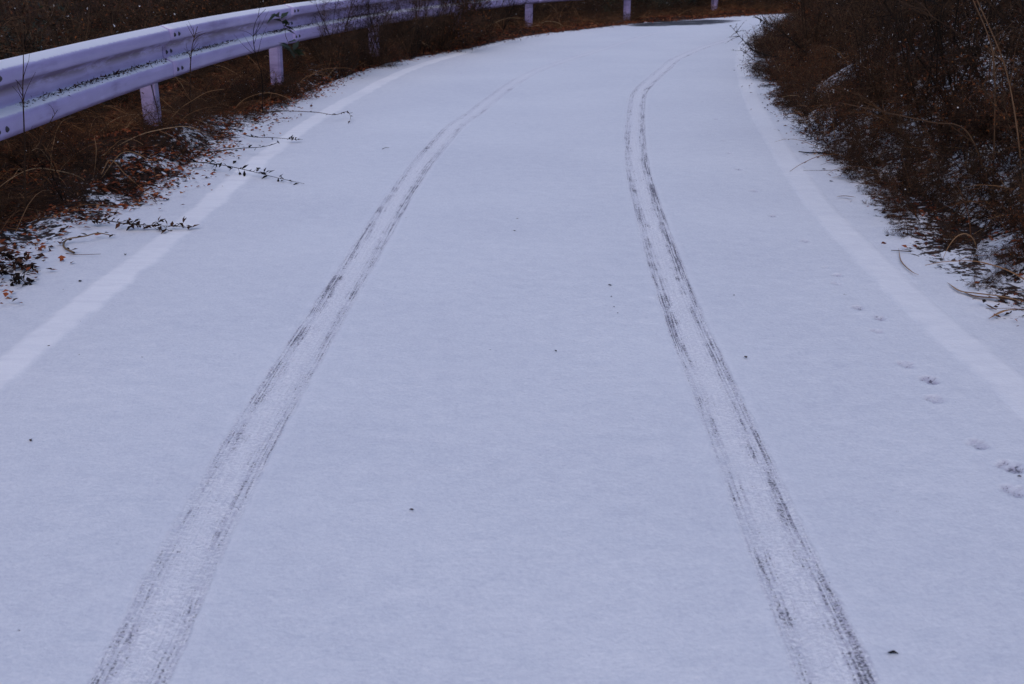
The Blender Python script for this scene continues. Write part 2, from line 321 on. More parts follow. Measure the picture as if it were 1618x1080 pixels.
# animal prints pressed into the snow along the right side
prints = [(1432, 576, 1., .30), (1470, 600, 1.1, .95), (1477, 630, 1., .25), (1545, 702, 1.05, .35), (1598, 738, 1.15, .8), (1603, 776, 1.05, .4),
          (1390, 503, .85, .7), (1356, 487, .8, .4), (1388, 523, .8, .35), (1325, 435, .75, .6), (1323, 448, .7, .2), (1273, 381, .7, .6), (1222, 341, .75, .8), (1192, 301, .7, .6),
          (1168, 267, .7, .6), (1153, 242, .7, .6), (1144, 222, .7, .5), (1131, 188, .7, .4), (1110, 160, .7, .3), (1303, 422, .6, .2)]
for i, (px, py, sc, dk) in enumerate(prints):
    sc *= .88
    g = G(px, py); ca, sa = math.cos(-.22), math.sin(-.22); u = ((Xf-g[0])*ca-(Yf-g[1])*sa)/sc; v = ((Xf-g[0])*sa+(Yf-g[1])*ca)/sc
    m = (np.abs(u) < .1) & (np.abs(v) < .12); um, vm = u[m], v[m]
    pad = sstep(1.25, .75, np.sqrt((um/.021)**2+((vm+.012)/.021)**2))
    toes = np.zeros(um.shape)
    for tx_, ty_ in ((-.021, .012), (-.008, .026), (.008, .026), (.021, .012)):
        toes = np.maximum(toes, sstep(1.2, .6, np.sqrt(((um-tx_)/.0085)**2+((vm-ty_)/.011)**2)))
    pr = np.maximum(pad, toes); rim = np.exp(-((np.sqrt((um/.036)**2+(vm/.042)**2)-1)/.16)**2)
    zz[m] += -.007*pr+.0018*rim
    foot[m] = np.maximum(foot[m], pr*(.55+.5*dk)+(sstep(.55, .1, np.sqrt(((um-.006)/.02)**2+((vm-.004)/.012)**2))*dk if dk > .75 else 0))
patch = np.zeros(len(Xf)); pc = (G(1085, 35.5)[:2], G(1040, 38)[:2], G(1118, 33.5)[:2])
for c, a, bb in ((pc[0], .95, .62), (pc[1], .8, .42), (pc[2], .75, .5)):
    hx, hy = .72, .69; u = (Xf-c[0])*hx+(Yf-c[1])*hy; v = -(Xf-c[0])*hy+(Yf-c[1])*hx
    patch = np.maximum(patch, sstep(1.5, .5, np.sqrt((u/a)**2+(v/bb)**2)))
verge = np.maximum(el, er); vz = sstep(-.12, .12, verge)
verge_a = np.clip(.22*sstep(-.12, .05, verge)+np.clip(verge, 0, 1)*.45+.5*sstep(11, 15, Yf)*sstep(-.02, .12, el)*(er < 0), 0, 1)
zz += vz*((noise2(Xf*6, Yf*6, 31)-.35)*.03)
so = np.abs((np.arange(len(offs))*.0125-2.42)); edge = np.tile(sstep(2.25, 2.42, so), (sh[0], 1)).ravel(); zz -= edge*.12
V = np.stack([Xf, Yf, zz], -1); Fr = gridF(*sh)
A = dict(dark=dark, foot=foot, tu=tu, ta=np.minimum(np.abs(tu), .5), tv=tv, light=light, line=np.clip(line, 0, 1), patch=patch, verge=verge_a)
kind = np.zeros(len(Xf), int); kind[tl < .11] = 3; kind[tr < .11] = 4; kind[dl < .075] = 1; kind[dr < .075] = 2
fk = kind[Fr[:, 0]]
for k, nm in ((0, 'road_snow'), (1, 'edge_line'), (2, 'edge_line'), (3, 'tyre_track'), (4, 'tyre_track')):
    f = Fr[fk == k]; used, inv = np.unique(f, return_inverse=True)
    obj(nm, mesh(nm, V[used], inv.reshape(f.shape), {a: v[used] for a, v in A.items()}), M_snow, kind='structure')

# ------------------------------------------------------------------ guardrail
prof = [(0, .75), (.008, .7495), (.052, .727), (.061, .721), (.066, .712), (.067, .690), (.066, .664), (.062, .655), (.052, .648), (.016, .628), (.008, .622), (.004, .612),
        (.003, .58), (.004, .552), (.008, .543), (.016, .537), (.052, .519), (.061, .513), (.066, .504), (.067, .478), (.066, .442), (.062, .428), (.048, .414), (.016, .402), (.004, .401)]
d = np.diff(RAIL, axis=0); rs = np.concatenate([[0], np.cumsum(np.hypot(d[:, 0], d[:, 1]))])
def railpt(s): return np.array([np.interp(s, rs, RAIL[:, 0]), np.interp(s, rs, RAIL[:, 1])])
def raildir(s): t = railpt(s+.05)-railpt(s-.05); return t/np.hypot(*t)
def s_at_y(y): return float(np.interp(y, RAIL[:, 1], rs))
posts = [s_at_y(y) for y in (-.8, 2.1, 4.95, 7.72, 10.65, 13.4, 15.95, 18.55, 20.85, 22.85, 24.7)]
guard = empty('guardrail', (0, 0, 0), 'white painted steel guardrail curving along the left verge, dusted with snow', 'guardrail')
pp = np.array(prof)
for i in range(len(posts)-1):
    s0, s1 = posts[i]+.09-(0.0), posts[i+1]+.09+.30
    ss = np.linspace(s0, s1, 26); lift = .0035*np.sin(0); V = []; gm = []
    dent = rng.random(3)
    for j, s in enumerate(ss):
        p = railpt(s); t = raildir(s); nrm = np.array([t[1], -t[0]]); o = .000+.004*(1-j/25.)     # laps over the start of the next panel
        for (q, z) in prof:
            V.append((*(p+nrm*(q+o)), z+.0025*math.sin(j*.13+dent[0]*6)))
            gm.append(1.3 if .60 < z < .652 else (.45 if z < .43 else .12))  # grime, plus shade painted into the undercut groove and underside
    V = np.array(V); k = len(prof)
    beam = obj('beam', mesh('beam', V, gridF(26, k), {'grime_shade': np.array(gm)}), M_rail, guard)
    md = beam.modifiers.new('thickness', 'SOLIDIFY'); md.thickness = .0032; md.offset = -1
    # bolts where the panel begins: three rows of two
    if 2 <= i:
        for (ds, z) in ((.06, .688), (.15, .688), (.05, .575), (.14, .575), (.06, .462), (.15, .462)):
            s = s0+.02+ds; p = railpt(s); t = raildir(s); nrm = np.array([t[1], -t[0]]); q = np.interp(-z, [-a[1] for a in prof], [a[0] for a in prof])
            me = bpy.data.meshes.get('bolt')
            if me is None:
                BV = []; BF = []
                for (h_, r_) in ((0, .0125), (.005, .0125), (.005, .009), (.010, .008), (.0125, .005)):
                    BV += [(h_, r_*math.cos(a*math.pi/4), r_*math.sin(a*math.pi/4)*1.15) for a in range(8)]
                BF = [(a*8+b, a*8+(b+1) % 8, a*8+8+(b+1) % 8, a*8+8+b) for a in range(4) for b in range(8)]+[(32, 33, 34, 35), (32, 35, 36, 39), (36, 37, 38, 39)]
                me = mesh('bolt', BV, BF, smooth=False)
            bo = obj('bolt', me, M_bolt, beam); bo.location = (*(p+nrm*(q+.003)), z); bo.rotation_euler = (0, 0, math.atan2(nrm[1], nrm[0]))
import bmesh
for i, s in enumerate(posts):
    p = railpt(s); t = raildir(s); nrm = np.array([t[1], -t[0]]); c = p-nrm*.075
    bm = bmesh.new(); bmesh.ops.create_cube(bm, size=1, matrix=Matrix.Diagonal((.10, .10, 1.25, 1)))
    bmesh.ops.bevel(bm, geom=[e for e in bm.edges if abs(e.verts[0].co.z-e.verts[1].co.z) > .5], offset=.014, segments=3, affect='EDGES')
    bmesh.ops.bevel(bm, geom=[e for e in bm.edges if e.verts[0].co.z > .6 and e.verts[1].co.z > .6], offset=.006, segments=2, affect='EDGES')
    me = bpy.data.meshes.new('post'); bm.to_mesh(me); bm.free()
    at = me.attributes.new('grime_shade', 'FLOAT', 'POINT'); at.data.foreach_set('value', [(.45 if v.co.z < 0 else .25) for v in me.vertices])
    o = obj('post', me, M_rail, guard); o.location = (c[0], c[1], .08); o.rotation_euler = (math.radians((-.6, .8, .4)[i % 3]), 0, math.atan2(t[1], t[0]))
    bm = bmesh.new(); bmesh.ops.create_cube(bm, size=1, matrix=Matrix.Diagonal((.07, .028, .12, 1)))
    me = bpy.data.meshes.new('bracket'); bm.to_mesh(me); bm.free()
    o2 = obj('bracket', me, M_rail, guard); o2.location = (*(p-nrm*.012), .575); o2.rotation_euler = (0, 0, math.atan2(t[1], t[0]))
# soil and needles lodged on the lower ledge of the beam
tw = Twigs(); r = np.random.default_rng(3)
for i in range(5200):
    s = r.uniform(posts[2]+.5, posts[5]); y = railpt(s)[1]
    w = .5+.5*math.sin(s*3.1)+.5*(y < 7.8)
    if r.random() > w*.75: continue
    p = railpt(s); t = raildir(s); nrm = np.array([t[1], -t[0]]); q = abs(r.normal(0, .015)); z = .541-q*.5
    tw.leaf(np.array([*(p+nrm*(.012+q)), z+.001]), np.array([*(t*r.normal()+nrm*r.normal()*.6), r.normal()*.3]), np.array([0, 0, 1.])+rv(r, .4), r.uniform(.008, .026), r.uniform(.004, .013), r.random()*.5)
obj('ledge_dirt', tw.leaves('ledge_dirt'), M_leaf, guard, kind='stuff')

# ------------------------------------------------------------------ shrubs
def shrub(seed, H=1.0, spread=.6, stems=9, br=9, tw_n=7, leaf=1.0, green=False, upright=.0, snow=.02, twl=.16, tone=.35, lsize=1.0):
    """returns meshes: branches, twigs, leaves, snow_flecks"""
    r = np.random.default_rng(seed); B = Twigs(); T = Twigs(); S = Twigs()
    for i in range(stems):
        a = r.uniform(0, 2*math.pi); out = spread*(r.random()**.7)
        d = np.array([math.cos(a)*out, math.sin(a)*out, .55+upright+r.random()*.4]); L = H*r.uniform(.75, 1.25)
        P, _ = walk((math.cos(a)*.06*r.random(), math.sin(a)*.06*r.random(), -.08), d, L, 8, .13, -.035 if not upright else .0, r)
        B.add(P, .0065*(H**.5)*r.uniform(.7, 1.2), .0018, tone+r.normal()*.13)
        for k in range(br):
            f = 1.0+(r.random()**.8)*6.0; j = min(int(f), 6); p = P[j]+(P[j+1]-P[j])*(f-j); t = P[j+1]-P[j]; t /= np.linalg.norm(t)
            d2 = t*.7+rv(r, .8)+np.array([0, 0, .18]); L2 = H*r.uniform(.18, .42)*(1.15-f/10)
            Q, _ = walk(p, d2, L2, 5, .22, -.04, r); B.add(Q, .0028, .0011, tone+r.normal()*.15)
            for q in range(tw_n):
                g = r.random()*3.99; jj = int(g); pq = Q[jj]+(Q[jj+1]-Q[jj])*(g-jj); t2 = Q[jj+1]-Q[jj]; t2 /= np.linalg.norm(t2)+1e-9
                R_, dd = walk(pq, t2*.6+rv(r, 1.), twl*r.uniform(.4, 1.2), 4, .3, -.05, r); T.add(R_, .0013, .0006, tone+.1+r.normal()*.18)
                nl = r.poisson(2.3*leaf)
                for _ in range(nl):
                    u = R_[r.integers(1, 4)]+rv(r, .006); T.leaf(u, dd+rv(r, 1.1)+np.array([0, 0, -.35]), np.array([0, 0, 1.])+rv(r, .9), r.uniform(.010, .028)*lsize, r.uniform(.005, .013)*lsize, np.clip(.38+r.normal()*.22, 0, 1))
                if r.random() < snow:
                    u = R_[2]; S.leaf(u, rv(r), np.array([0, 0, 1.]), r.uniform(.008, .022), r.uniform(.006, .015), r.random())
    out = [('branches', B.tubes('branches'), M_bark), ('twigs', T.tubes('twigs'), M_bark)]
    if T.lf: out.append(('leaves', T.leaves('leaves'), M_green if green else M_leaf))
    if S.lf: out.append(('snow_flecks', S.leaves('snow_flecks'), M_flake))
    return out
def place(protom, name, loc, rz, sc, label, group, tilt=(0, 0), szx=1.0):
    e = empty(name, loc, label, 'shrub', group, rz, sc); e.rotation_euler = (tilt[0], tilt[1], rz); e.scale = (sc, sc, sc*szx)
    for nm, me, mt in protom:
        o = obj(nm, me, mt, e)
        if nm != 'branches': o['kind'] = 'stuff'
    return e
twiggy = [shrub(100+i, 1.0, .75, 11, 9, 8, .9, snow=.03) for i in range(4)]
russet = [shrub(200+i, .62, 1.0, 13, 8, 8, 1.9, snow=.015, tone=.4, lsize=.9, twl=.12) for i in range(4)]
bare = [shrub(300+i, 1.15, .55, 8, 8, 7, .15, snow=.01, twl=.2, tone=.3) for i in range(3)]
ever = [shrub(400+i, 1.0, .8, 10, 8, 7, 2.2, green=True, snow=.03, lsize=1.5) for i in range(2)]
print('protos', sum(len(me.polygons) for g in (twiggy, russet, bare, ever) for p in g for _, me, _ in p))

def scatter(n, region, mind, seed, tries=60000):
    r = np.random.default_rng(seed); pts = []; x0, x1, y0, y1 = region[0]
    C = np.stack([r.uniform(x0, x1, tries), r.uniform(y0, y1, tries)], -1)
    z, l, rr = height(C[:, 0], C[:, 1]); ok = region[1](l, rr, C[:, 0], C[:, 1]); C = C[ok]; l = l[ok]; rr = rr[ok]; z = z[ok]
    for i in range(len(C)):
        dm = mind(l[i], rr[i])
        if all((C[i, 0]-p[0])**2+(C[i, 1]-p[1])**2 > dm*dm for p in pts): pts.append((C[i, 0], C[i, 1], z[i], l[i], rr[i]))
        if len(pts) >= n: break
    return pts
rr_ = np.random.default_rng(55)
inview = lambda X, Y: (np.abs(X) < (Y*.96+.4)*.50+1.3) & (Y > 1.5)
# right bank: low russet shrubs along the road, taller twiggy ones above them
bandR = lambda y: 'nearest the camera' if y < 6 else 'halfway along the straight' if y < 10 else 'near the start of the bend' if y < 15 else 'at the far bend'
bandL = lambda y: 'behind the nearest stretch of guardrail' if y < 11 else 'behind the middle stretch of guardrail' if y < 17 else 'behind the far bend of the road' if y < 24 else 'farthest back beyond the bend'
P1 = scatter(120, ((0, 14, 2.0, 23.5), lambda l, r, X, Y: (r > .15) & (r < .85) & inview(X, Y)), lambda l, r: .31, 1)
for (x, y, z, l, r) in P1:
    place(russet[rr_.integers(4)], 'roadside_shrub', (x, y, z), rr_.uniform(0, 6.28), rr_.uniform(.5, .95)*(.62+.55*min(r, .8)), 'low russet shrub at the foot of the right bank, '+bandR(y), 'low russet shrubs along the right road edge', (rr_.normal()*.1, rr_.normal()*.1))
P2 = scatter(190, ((0, 17, 2.0, 25), lambda l, r, X, Y: (r > .8) & (r < 7.5) & inview(X, Y)), lambda l, r: .54+.035*r, 2)
for (x, y, z, l, r) in P2:
    q = rr_.random(); pm = twiggy[rr_.integers(4)] if q < .62 else (russet[rr_.integers(4)] if q < .8 else bare[rr_.integers(3)])
    place(pm, 'bank_shrub', (x, y, z), rr_.uniform(0, 6.28), rr_.uniform(.7, 1.15)*(1.25 if pm in russet else 1), ('dark tangled twiggy shrub ' if pm in twiggy else 'russet leafy shrub ' if pm in russet else 'tall bare shrub ')+'up the right bank, '+bandR(y), 'tangled shrubs of the right bank thicket', (rr_.normal()*.12, rr_.normal()*.12))
# left: thicket behind the guardrail and hillside round the outside of the bend
def railback(X, Y): _, s, _ = dist_poly(X, Y, RAIL); return -s
P3 = scatter(210, ((-13, 17, 4.0, 33), lambda l, r, X, Y: (railback(X, Y) > .8+.25*(Y < 10)) & (railback(X, Y) < 7) & inview(X, Y)), lambda l, r: .55+.05*l, 3)
for (x, y, z, l, r) in P3:
    q = rr_.random(); evg = (x < -4 and q < .5) or (1.5 < x < 4.6 and q < .4); pm = ever[rr_.integers(2)] if evg else (twiggy[rr_.integers(4)] if q < .7 else bare[rr_.integers(3)])
    place(pm, 'evergreen_shrub' if evg else 'thicket_shrub', (x, y, z), rr_.uniform(0, 6.28), rr_.uniform(1.0, 1.6),
          ('dark small leaved evergreen shrub ' if evg else 'dark twiggy shrub ' if pm in twiggy else 'tall bare wiry shrub ')+bandL(y),
          'evergreen shrubs behind the guardrail' if evg else 'leafless shrubs behind the guardrail', (rr_.normal()*.1, rr_.normal()*.1))
# low growth under and just in front of the beam
P4 = scatter(150, ((-4, 9, 4.0, 27), lambda l, r, X, Y: (l > .42) & (railback(X, Y) > -.75) & (railback(X, Y) < .9) & inview(X, Y)), lambda l, r: .30, 4)
for (x, y, z, l, r) in P4:
    if y < 7.75 and abs(x/y+.315) < .035: continue
    pm = russet[rr_.integers(4)] if rr_.random() < .7 else bare[rr_.integers(3)]
    place(pm, 'undergrowth_shrub', (x, y, z), rr_.uniform(0, 6.28), rr_.uniform(.28, .55)*(1 if pm in russet else .7), ('low russet undergrowth shrub ' if pm in russet else 'low bare wiry undergrowth shrub ')+'by the guardrail foot, '+('near posts' if y < 10 else 'middle posts' if y < 17 else 'far posts'), 'undergrowth below the guardrail', (rr_.normal()*.15, rr_.normal()*.15))

P5 = scatter(70, ((-3, 4, 3.5, 15), lambda l, r, X, Y: (l > .10) & (l < .62) & inview(X, Y) & (noise2(X*2, Y*2, 61) > .38)), lambda l, r: .17, 5)
for (x, y, z, l, r) in P5:
    pm = russet[rr_.integers(4)] if rr_.random() < .6 else twiggy[rr_.integers(4)]
    place(pm, 'weed', (x, y, max(z, 0)), rr_.uniform(0, 6.28), rr_.uniform(.12, .26), ('small leafy ' if pm in russet else 'small wiry ')+'dead weed in the litter of the left verge, '+('at the left picture edge' if y < 6 else 'before the nearest post' if y < 9 else 'beyond the nearest post'), 'dead weeds on the left verge', (rr_.normal()*.3, rr_.normal()*.3))
P6 = scatter(60, ((1, 7, 3.5, 17), lambda l, r, X, Y: (r > .02) & (r < .30) & inview(X, Y) & (noise2(X*2, Y*2, 62) > .42)), lambda l, r: .17, 6)
for (x, y, z, l, r) in P6:
    place(russet[rr_.integers(4)], 'weed', (x, y, max(z, 0)), rr_.uniform(0, 6.28), rr_.uniform(.10, .26), 'small leafy dead weed fringing the right bank, '+bandR(y), 'dead weeds fringing the right bank', (rr_.normal()*.3, rr_.normal()*.3))
# a loose fringe of long bare stems rising through the right thicket
P7 = scatter(55, ((0, 14, 2.5, 20), lambda l, r, X, Y: (r > .5) & (r < 3.5) & inview(X, Y)), lambda l, r: .5, 7)
for (x, y, z, l, r) in P7:
    place(bare[rr_.integers(3)], 'bare_shrub', (x, y, z), rr_.uniform(0, 6.28), rr_.uniform(.7, 1.0), 'long stemmed bare shrub rising through the right thicket, '+bandR(y), 'long stemmed bare shrubs in the right thicket', (rr_.normal()*.2, rr_.normal()*.2), 1.3)

# ------------------------------------------------------------------ litter and grass
def scatter_xy(n, seed, fn, box):
    r = np.random.default_rng(seed); X = r.uniform(box[0], box[1], n); Y = r.uniform(box[2], box[3], n); z, l, rr = height(X, Y)
    k = r.random(n) < fn(l, rr, X, Y); X, Y, z, l, rr = X[k], Y[k], z[k], l[k], rr[k]; z = np.where(np.maximum(l, rr) < .30, np.maximum(z, .004), z); return X, Y, z, l, rr, r
def litter(name, n, seed, fn, box, lo, hi, label_, tmean, elong=.45, flat=.5):
    X, Y, z, l, rr, r = scatter_xy(n, seed, fn, box); m = len(X)
    a = r.uniform(0, 2*math.pi, m); d = np.stack([np.cos(a), np.sin(a), r.normal(0, .25, m)], -1); u = np.stack([r.normal(0, flat, m), r.normal(0, flat, m), np.ones(m)], -1)
    L = r.uniform(lo, hi, m)[:, None]; W = L*r.uniform(elong*.7, elong*1.5, m)[:, None]; c = np.clip(r.normal(tmean, .25, m), 0, 1)
    print(name, m)
    obj(name, leafmesh(name, np.stack([X, Y, z+r.uniform(.001, .022, m)], -1), d, u, L, W, c), M_litter, kind='stuff', label=label_, category='leaf litter')
clump = lambda X, Y, s, k: sstep(.35, .7, noise2(X*k, Y*k, s))
litter('leaf_litter', 1000000, 11, lambda l, r, X, Y: sstep(-.30, .30, l)**1.5*np.minimum((.22+.78*clump(X, Y, 41, 5.))*(1+.8*sstep(11, 15, Y)), 1)*(l < 2.4)*inview(X, Y), (-5, 9, 3.5, 27), .016, .042, 'red brown fallen leaves on the verge under the guardrail', .64)
litter('bank_leaf_litter', 420000, 12, lambda l, r, X, Y: sstep(-.28, .25, r)**2*(.06+.9*clump(X, Y, 42, 4.))*(r < 2.2)*inview(X, Y), (1, 11, 2.5, 23), .014, .036, 'dark brown fallen leaves at the foot of the right bank', .42)
def grass(name, n, seed, fn, box, Lr, label_, tm, lean=1.0):
    X, Y, z, l, rr, r = scatter_xy(n, seed, fn, box); m = len(X); tw = Twigs()
    for i in range(m):
        a = r.uniform(0, 2*math.pi); L = r.uniform(*Lr); up = r.uniform(.25, 1.4)
        P, _ = walk((X[i], Y[i], z[i]-.01), (math.cos(a)*lean, math.sin(a)*lean, up), L, 6, .1, -.22*lean, r)
        P[:, 2] = np.maximum(P[:, 2], .006); tw.add(P, .0026, .0008, np.clip(tm+r.normal()*.3, 0, 1))
    print(name, m); obj(name, tw.tubes(name), M_grass, kind='stuff', label=label_, category='dry grass')
grass('dry_grass', 200000, 21, lambda l, r, X, Y: sstep(.1, .5, l)*(railback(X, Y) < .8)*np.minimum(clump(X, Y, 43, 2.2)+.6*sstep(11, 15, Y), 1)*inview(X, Y)*sstep(5, 12, Y+3), (-4.5, 9, 4, 27), (.15, .5), 'thin dry grass arching over the verge along the guardrail', .22)
grass('bank_grass', 120000, 22, lambda l, r, X, Y: sstep(.0, .4, r)*(r < 2.0)*clump(X, Y, 44, 2.0)*.5*inview(X, Y), (1, 11, 2.8, 22), (.12, .4), 'thin dry grass hanging over the foot of the right bank', .18)

# ------------------------------------------------------------------ single plants and debris in view
def sprig(name, pts, label, cat, r0=.003, r1=.001, leaves=0, lsize=.02, tone=.3, mat=None, lmat=None, side=0, seed=0, group=None, ltone=.2, ends=.0):
    """a stem along the given points, with side twigs and small leaves"""
    pts = np.array(pts, float); base = pts[0].copy(); C = catmull(pts-base, 5); r = np.random.default_rng(seed+900)
    e = empty(name, base, label, cat, group); tw = Twigs(); tw.add(C, r0, r1, tone)
    for i in range(side):
        j = r.integers(2, len(C)-1); t = C[j]-C[j-1]; t /= np.linalg.norm(t)+1e-9
        P, dd = walk(C[j], t+rv(r, .9)*np.array([1, 1, .8]), r.uniform(.4, 1.2)*ends if ends else .06, 5, .2, 0, r)
        P[:, 2] = np.maximum(P[:, 2], -base[2]+.004); tw.add(P, max(r0*.45, .001), .0006, tone+r.normal()*.08)
        for q in range(int(leaves > 0)*3): tw.leaf(P[r.integers(2, 5)], dd+rv(r, .8), np.array([0, 0, 1])+rv(r, .6), lsize*r.uniform(.6, 1.2), lsize*.45, ltone+r.normal()*.12)
    for i in range(leaves):
        j = r.integers(2, len(C)); d = rv(r)*np.array([1, 1, .6]); p = C[j]+rv(r, .006)
        p[2] = max(p[2], -base[2]+.006); tw.leaf(p, d, np.array([0, 0, 1.])+rv(r, .7), lsize*r.uniform(.6, 1.3), lsize*r.uniform(.35, .6), np.clip(ltone+r.normal()*.12, 0, 1))
    obj('stem', tw.tubes('stem', 5), mat or M_bark, e)
    if tw.lf: obj('leaves', tw.leaves('leaves'), lmat or M_leaf, e, kind='stuff')
    return e
# tan dead stalks standing and arching out of the verges
def stalks(n, seed, fn, box, lab, grp, where):
    X, Y, z, l, rr, r = scatter_xy(4000, seed, fn, box)
    for i in range(min(n, len(X))):
        a = r.uniform(0, 2*math.pi); L = r.uniform(.3, .75); P, _ = walk((0, 0, -.02), (math.cos(a)*.7, math.sin(a)*.7, r.uniform(.3, 1.5)), L, 9, .13, -.17, r)
        P[:, 2] = np.maximum(P[:, 2], -z[i]+.006 if z[i] > 0 else .006); P[0, 2] = -.02
        tw = Twigs(); tw.add(catmull(P, 2), .0034, .0012, np.clip(r.normal(.62, .22), 0, 1))
        for k in range(r.integers(0, 4)): Q, _ = walk(P[r.integers(2, 8)], rv(r)+np.array([0, 0, .3]), L*.25, 5, .2, -.05, r); tw.add(Q, .0018, .0008, .6)
        e = obj('grass_stalk', tw.tubes('grass_stalk', 4), M_grass, None, label=lab+where(Y[i]), category='grass stalk', group=grp); e.location = (X[i], Y[i], z[i])
stalks(90, 81, lambda l, r, X, Y: (l > .12)*(railback(X, Y) < .3)*inview(X, Y)*sstep(3, 10, Y+2), (-4, 5, 4, 20), 'tan dead stalk among the litter of the left verge, ', 'tan stalks on the left verge', lambda y: 'before the nearest post' if y < 7.7 else 'between the nearest and second posts' if y < 10.4 else 'where the guardrail starts to bend' if y < 14 else 'along the bend')
stalks(70, 82, lambda l, r, X, Y: (r > .10)*(r < 1.6)*inview(X, Y), (1, 8, 3.2, 17), 'tan dead stalk leaning out of the right bank foot, ', 'tan stalks on the right bank', bandR)
def GP(lst): return [G(*(q if len(q) == 3 else (*q, .012))) for q in lst]
sprig('trailing_twig', GP([(296, 255, .05), (335, 258, .04), (370, 264, .05), (400, 271, .03), (440, 281, .02), (481, 290, .01)]), 'long thin twig with hanging dark leaves lying across the left edge line', 'twig', leaves=26, lsize=.04, seed=1, side=6)
sprig('trailing_twig', GP([(395, 190, .04), (415, 178, .05), (449, 175, .05), (499, 177, .06), (528, 181, .05), (548, 176, .05), (554, 184, .03), (552, 192, .01)]), 'thin bare twig with a curled tip, topmost of those reaching over the left edge line', 'twig', r0=.0035, leaves=14, lsize=.035, seed=2, tone=.6)
sprig('trailing_twig', GP([(385, 212, .03), (400, 216, .04), (430, 217, .03), (455, 219, .03), (478, 220, .02)]), 'short knobbly twig with dark seed heads just below the curled twig', 'twig', leaves=16, lsize=.035, seed=3)
sprig('trailing_twig', GP([(330, 240, .03), (380, 234, .05), (412, 232, .06), (436, 226, .06), (438, 220, .04)]), 'thin twig bowing up at its tip between two longer twigs on the left verge', 'twig', leaves=8, lsize=.03, seed=4)
sprig('leafy_sprig', GP([(120, 345, .04), (160, 347, .03), (200, 353, .03), (240, 356, .02), (270, 357, .02), (303, 359, .012)]), 'dark leafy sprig lying flat on snow beside the left edge line', 'sprig', leaves=70, lsize=.035, seed=5, side=10)
sprig('curled_twig', GP([(117, 399), (101, 390), (106, 378, .02), (133, 373, .03), (155, 368, .03), (178, 372)]), 'pale curled stem looping on the snow at the left verge', 'twig', r0=.005, r1=.002, tone=.95, leaves=10, lsize=.03, seed=6)
sprig('grass_stalk', GP([(104, 400), (125, 402), (159, 401)]), 'straight thin stalk lying below the pale curled stem', 'grass stalk', r0=.0018, tone=.6, seed=7)
sprig('leafy_sprig', GP([(-40, 392, .10), (-5, 398, .08), (20, 410, .05), (45, 424, .02)]), 'leafy dark sprig poking in from the left edge, upper of two', 'sprig', leaves=50, lsize=.035, seed=8, side=10)
sprig('leafy_sprig', GP([(-40, 415, .08), (-5, 425, .05), (22, 436, .03), (45, 447, .01)]), 'leafy dark sprig poking in from the left edge, lower of two', 'sprig', leaves=40, lsize=.035, seed=9, side=8)
sprig('grass_stalk', GP([(148, 300, .0), (190, 243, .16), (222, 245, .17), (241, 262, .10), (246, 282, .02)]), 'tan grass stem arching like a hoop over the leaf litter', 'grass stalk', r0=.003, tone=.9, mat=M_grass, seed=10)
sprig('grass_stalk', GP([(160, 275, .10), (175, 252, .16), (198, 275, .10), (229, 302, .03), (248, 322, .01)]), 'tan grass stem sloping down from the hoop shaped stem to the snow', 'grass stalk', r0=.003, tone=.75, mat=M_grass, seed=11)
sprig('grass_stalk', GP([(128, 298, .02), (146, 285, .05), (152, 240, .22), (149, 215, .3)]), 'upright tan grass stem standing left of the hoop shaped stem', 'grass stalk', r0=.0025, tone=.7, mat=M_grass, seed=12)
# thin saplings in front of the beam
def at_rail(px, y, z):  # point at distance y in front of the beam
    d = y*math.cos(PITCH)+(CAMH-z)*math.sin(PITCH); return np.array([(px-809)/FPX*d, y, z])
sprig('sapling', [at_rail(40, 5.35, .05), at_rail(39, 5.35, .25), at_rail(38, 5.35, .45), at_rail(36, 5.37, .62), at_rail(37, 5.38, .74), at_rail(36, 5.4, .95)], 'thin bare sapling with forking side shoots before the near end of the guardrail', 'sapling', r0=.0045, r1=.0015, side=9, ends=.16, seed=13, tone=.25)
sprig('sapling', [at_rail(60, 5.25, .33), at_rail(66, 5.25, .42), at_rail(80, 5.27, .49), at_rail(91, 5.28, .54)], 'short leaning shoot against the guardrail right of the nearest sapling', 'shoot', r0=.003, side=2, ends=.05, seed=14, tone=.25)
sprig('sapling', [at_rail(300, 7.9, .05), at_rail(300, 7.85, .3), at_rail(301, 7.85, .5), at_rail(304, 7.85, .62), at_rail(312, 7.9, .74)], 'knotty bare sapling before the guardrail just beyond the nearest post', 'sapling', r0=.006, r1=.002, side=12, ends=.14, seed=15, tone=.2)
sprig('sapling', [at_rail(415, 8.9, .03), at_rail(414, 8.9, .3), at_rail(405, 8.9, .45), at_rail(400, 8.9, .6), at_rail(405, 8.9, .72), at_rail(420, 8.95, .8)], 'slender curved sapling before the guardrail left of the second post', 'sapling', r0=.0045, r1=.0015, side=9, ends=.22, seed=16, tone=.25)
v = sprig('vine', [at_rail(470, 9.45, .38), at_rail(462, 9.4, .46), at_rail(452, 9.4, .56), at_rail(449, 9.4, .64), at_rail(438, 9.4, .74)], 'vine with a few drooping dark green leaves hanging over the guardrail', 'vine', r0=.003, leaves=22, lsize=.10, lmat=M_green, seed=17)
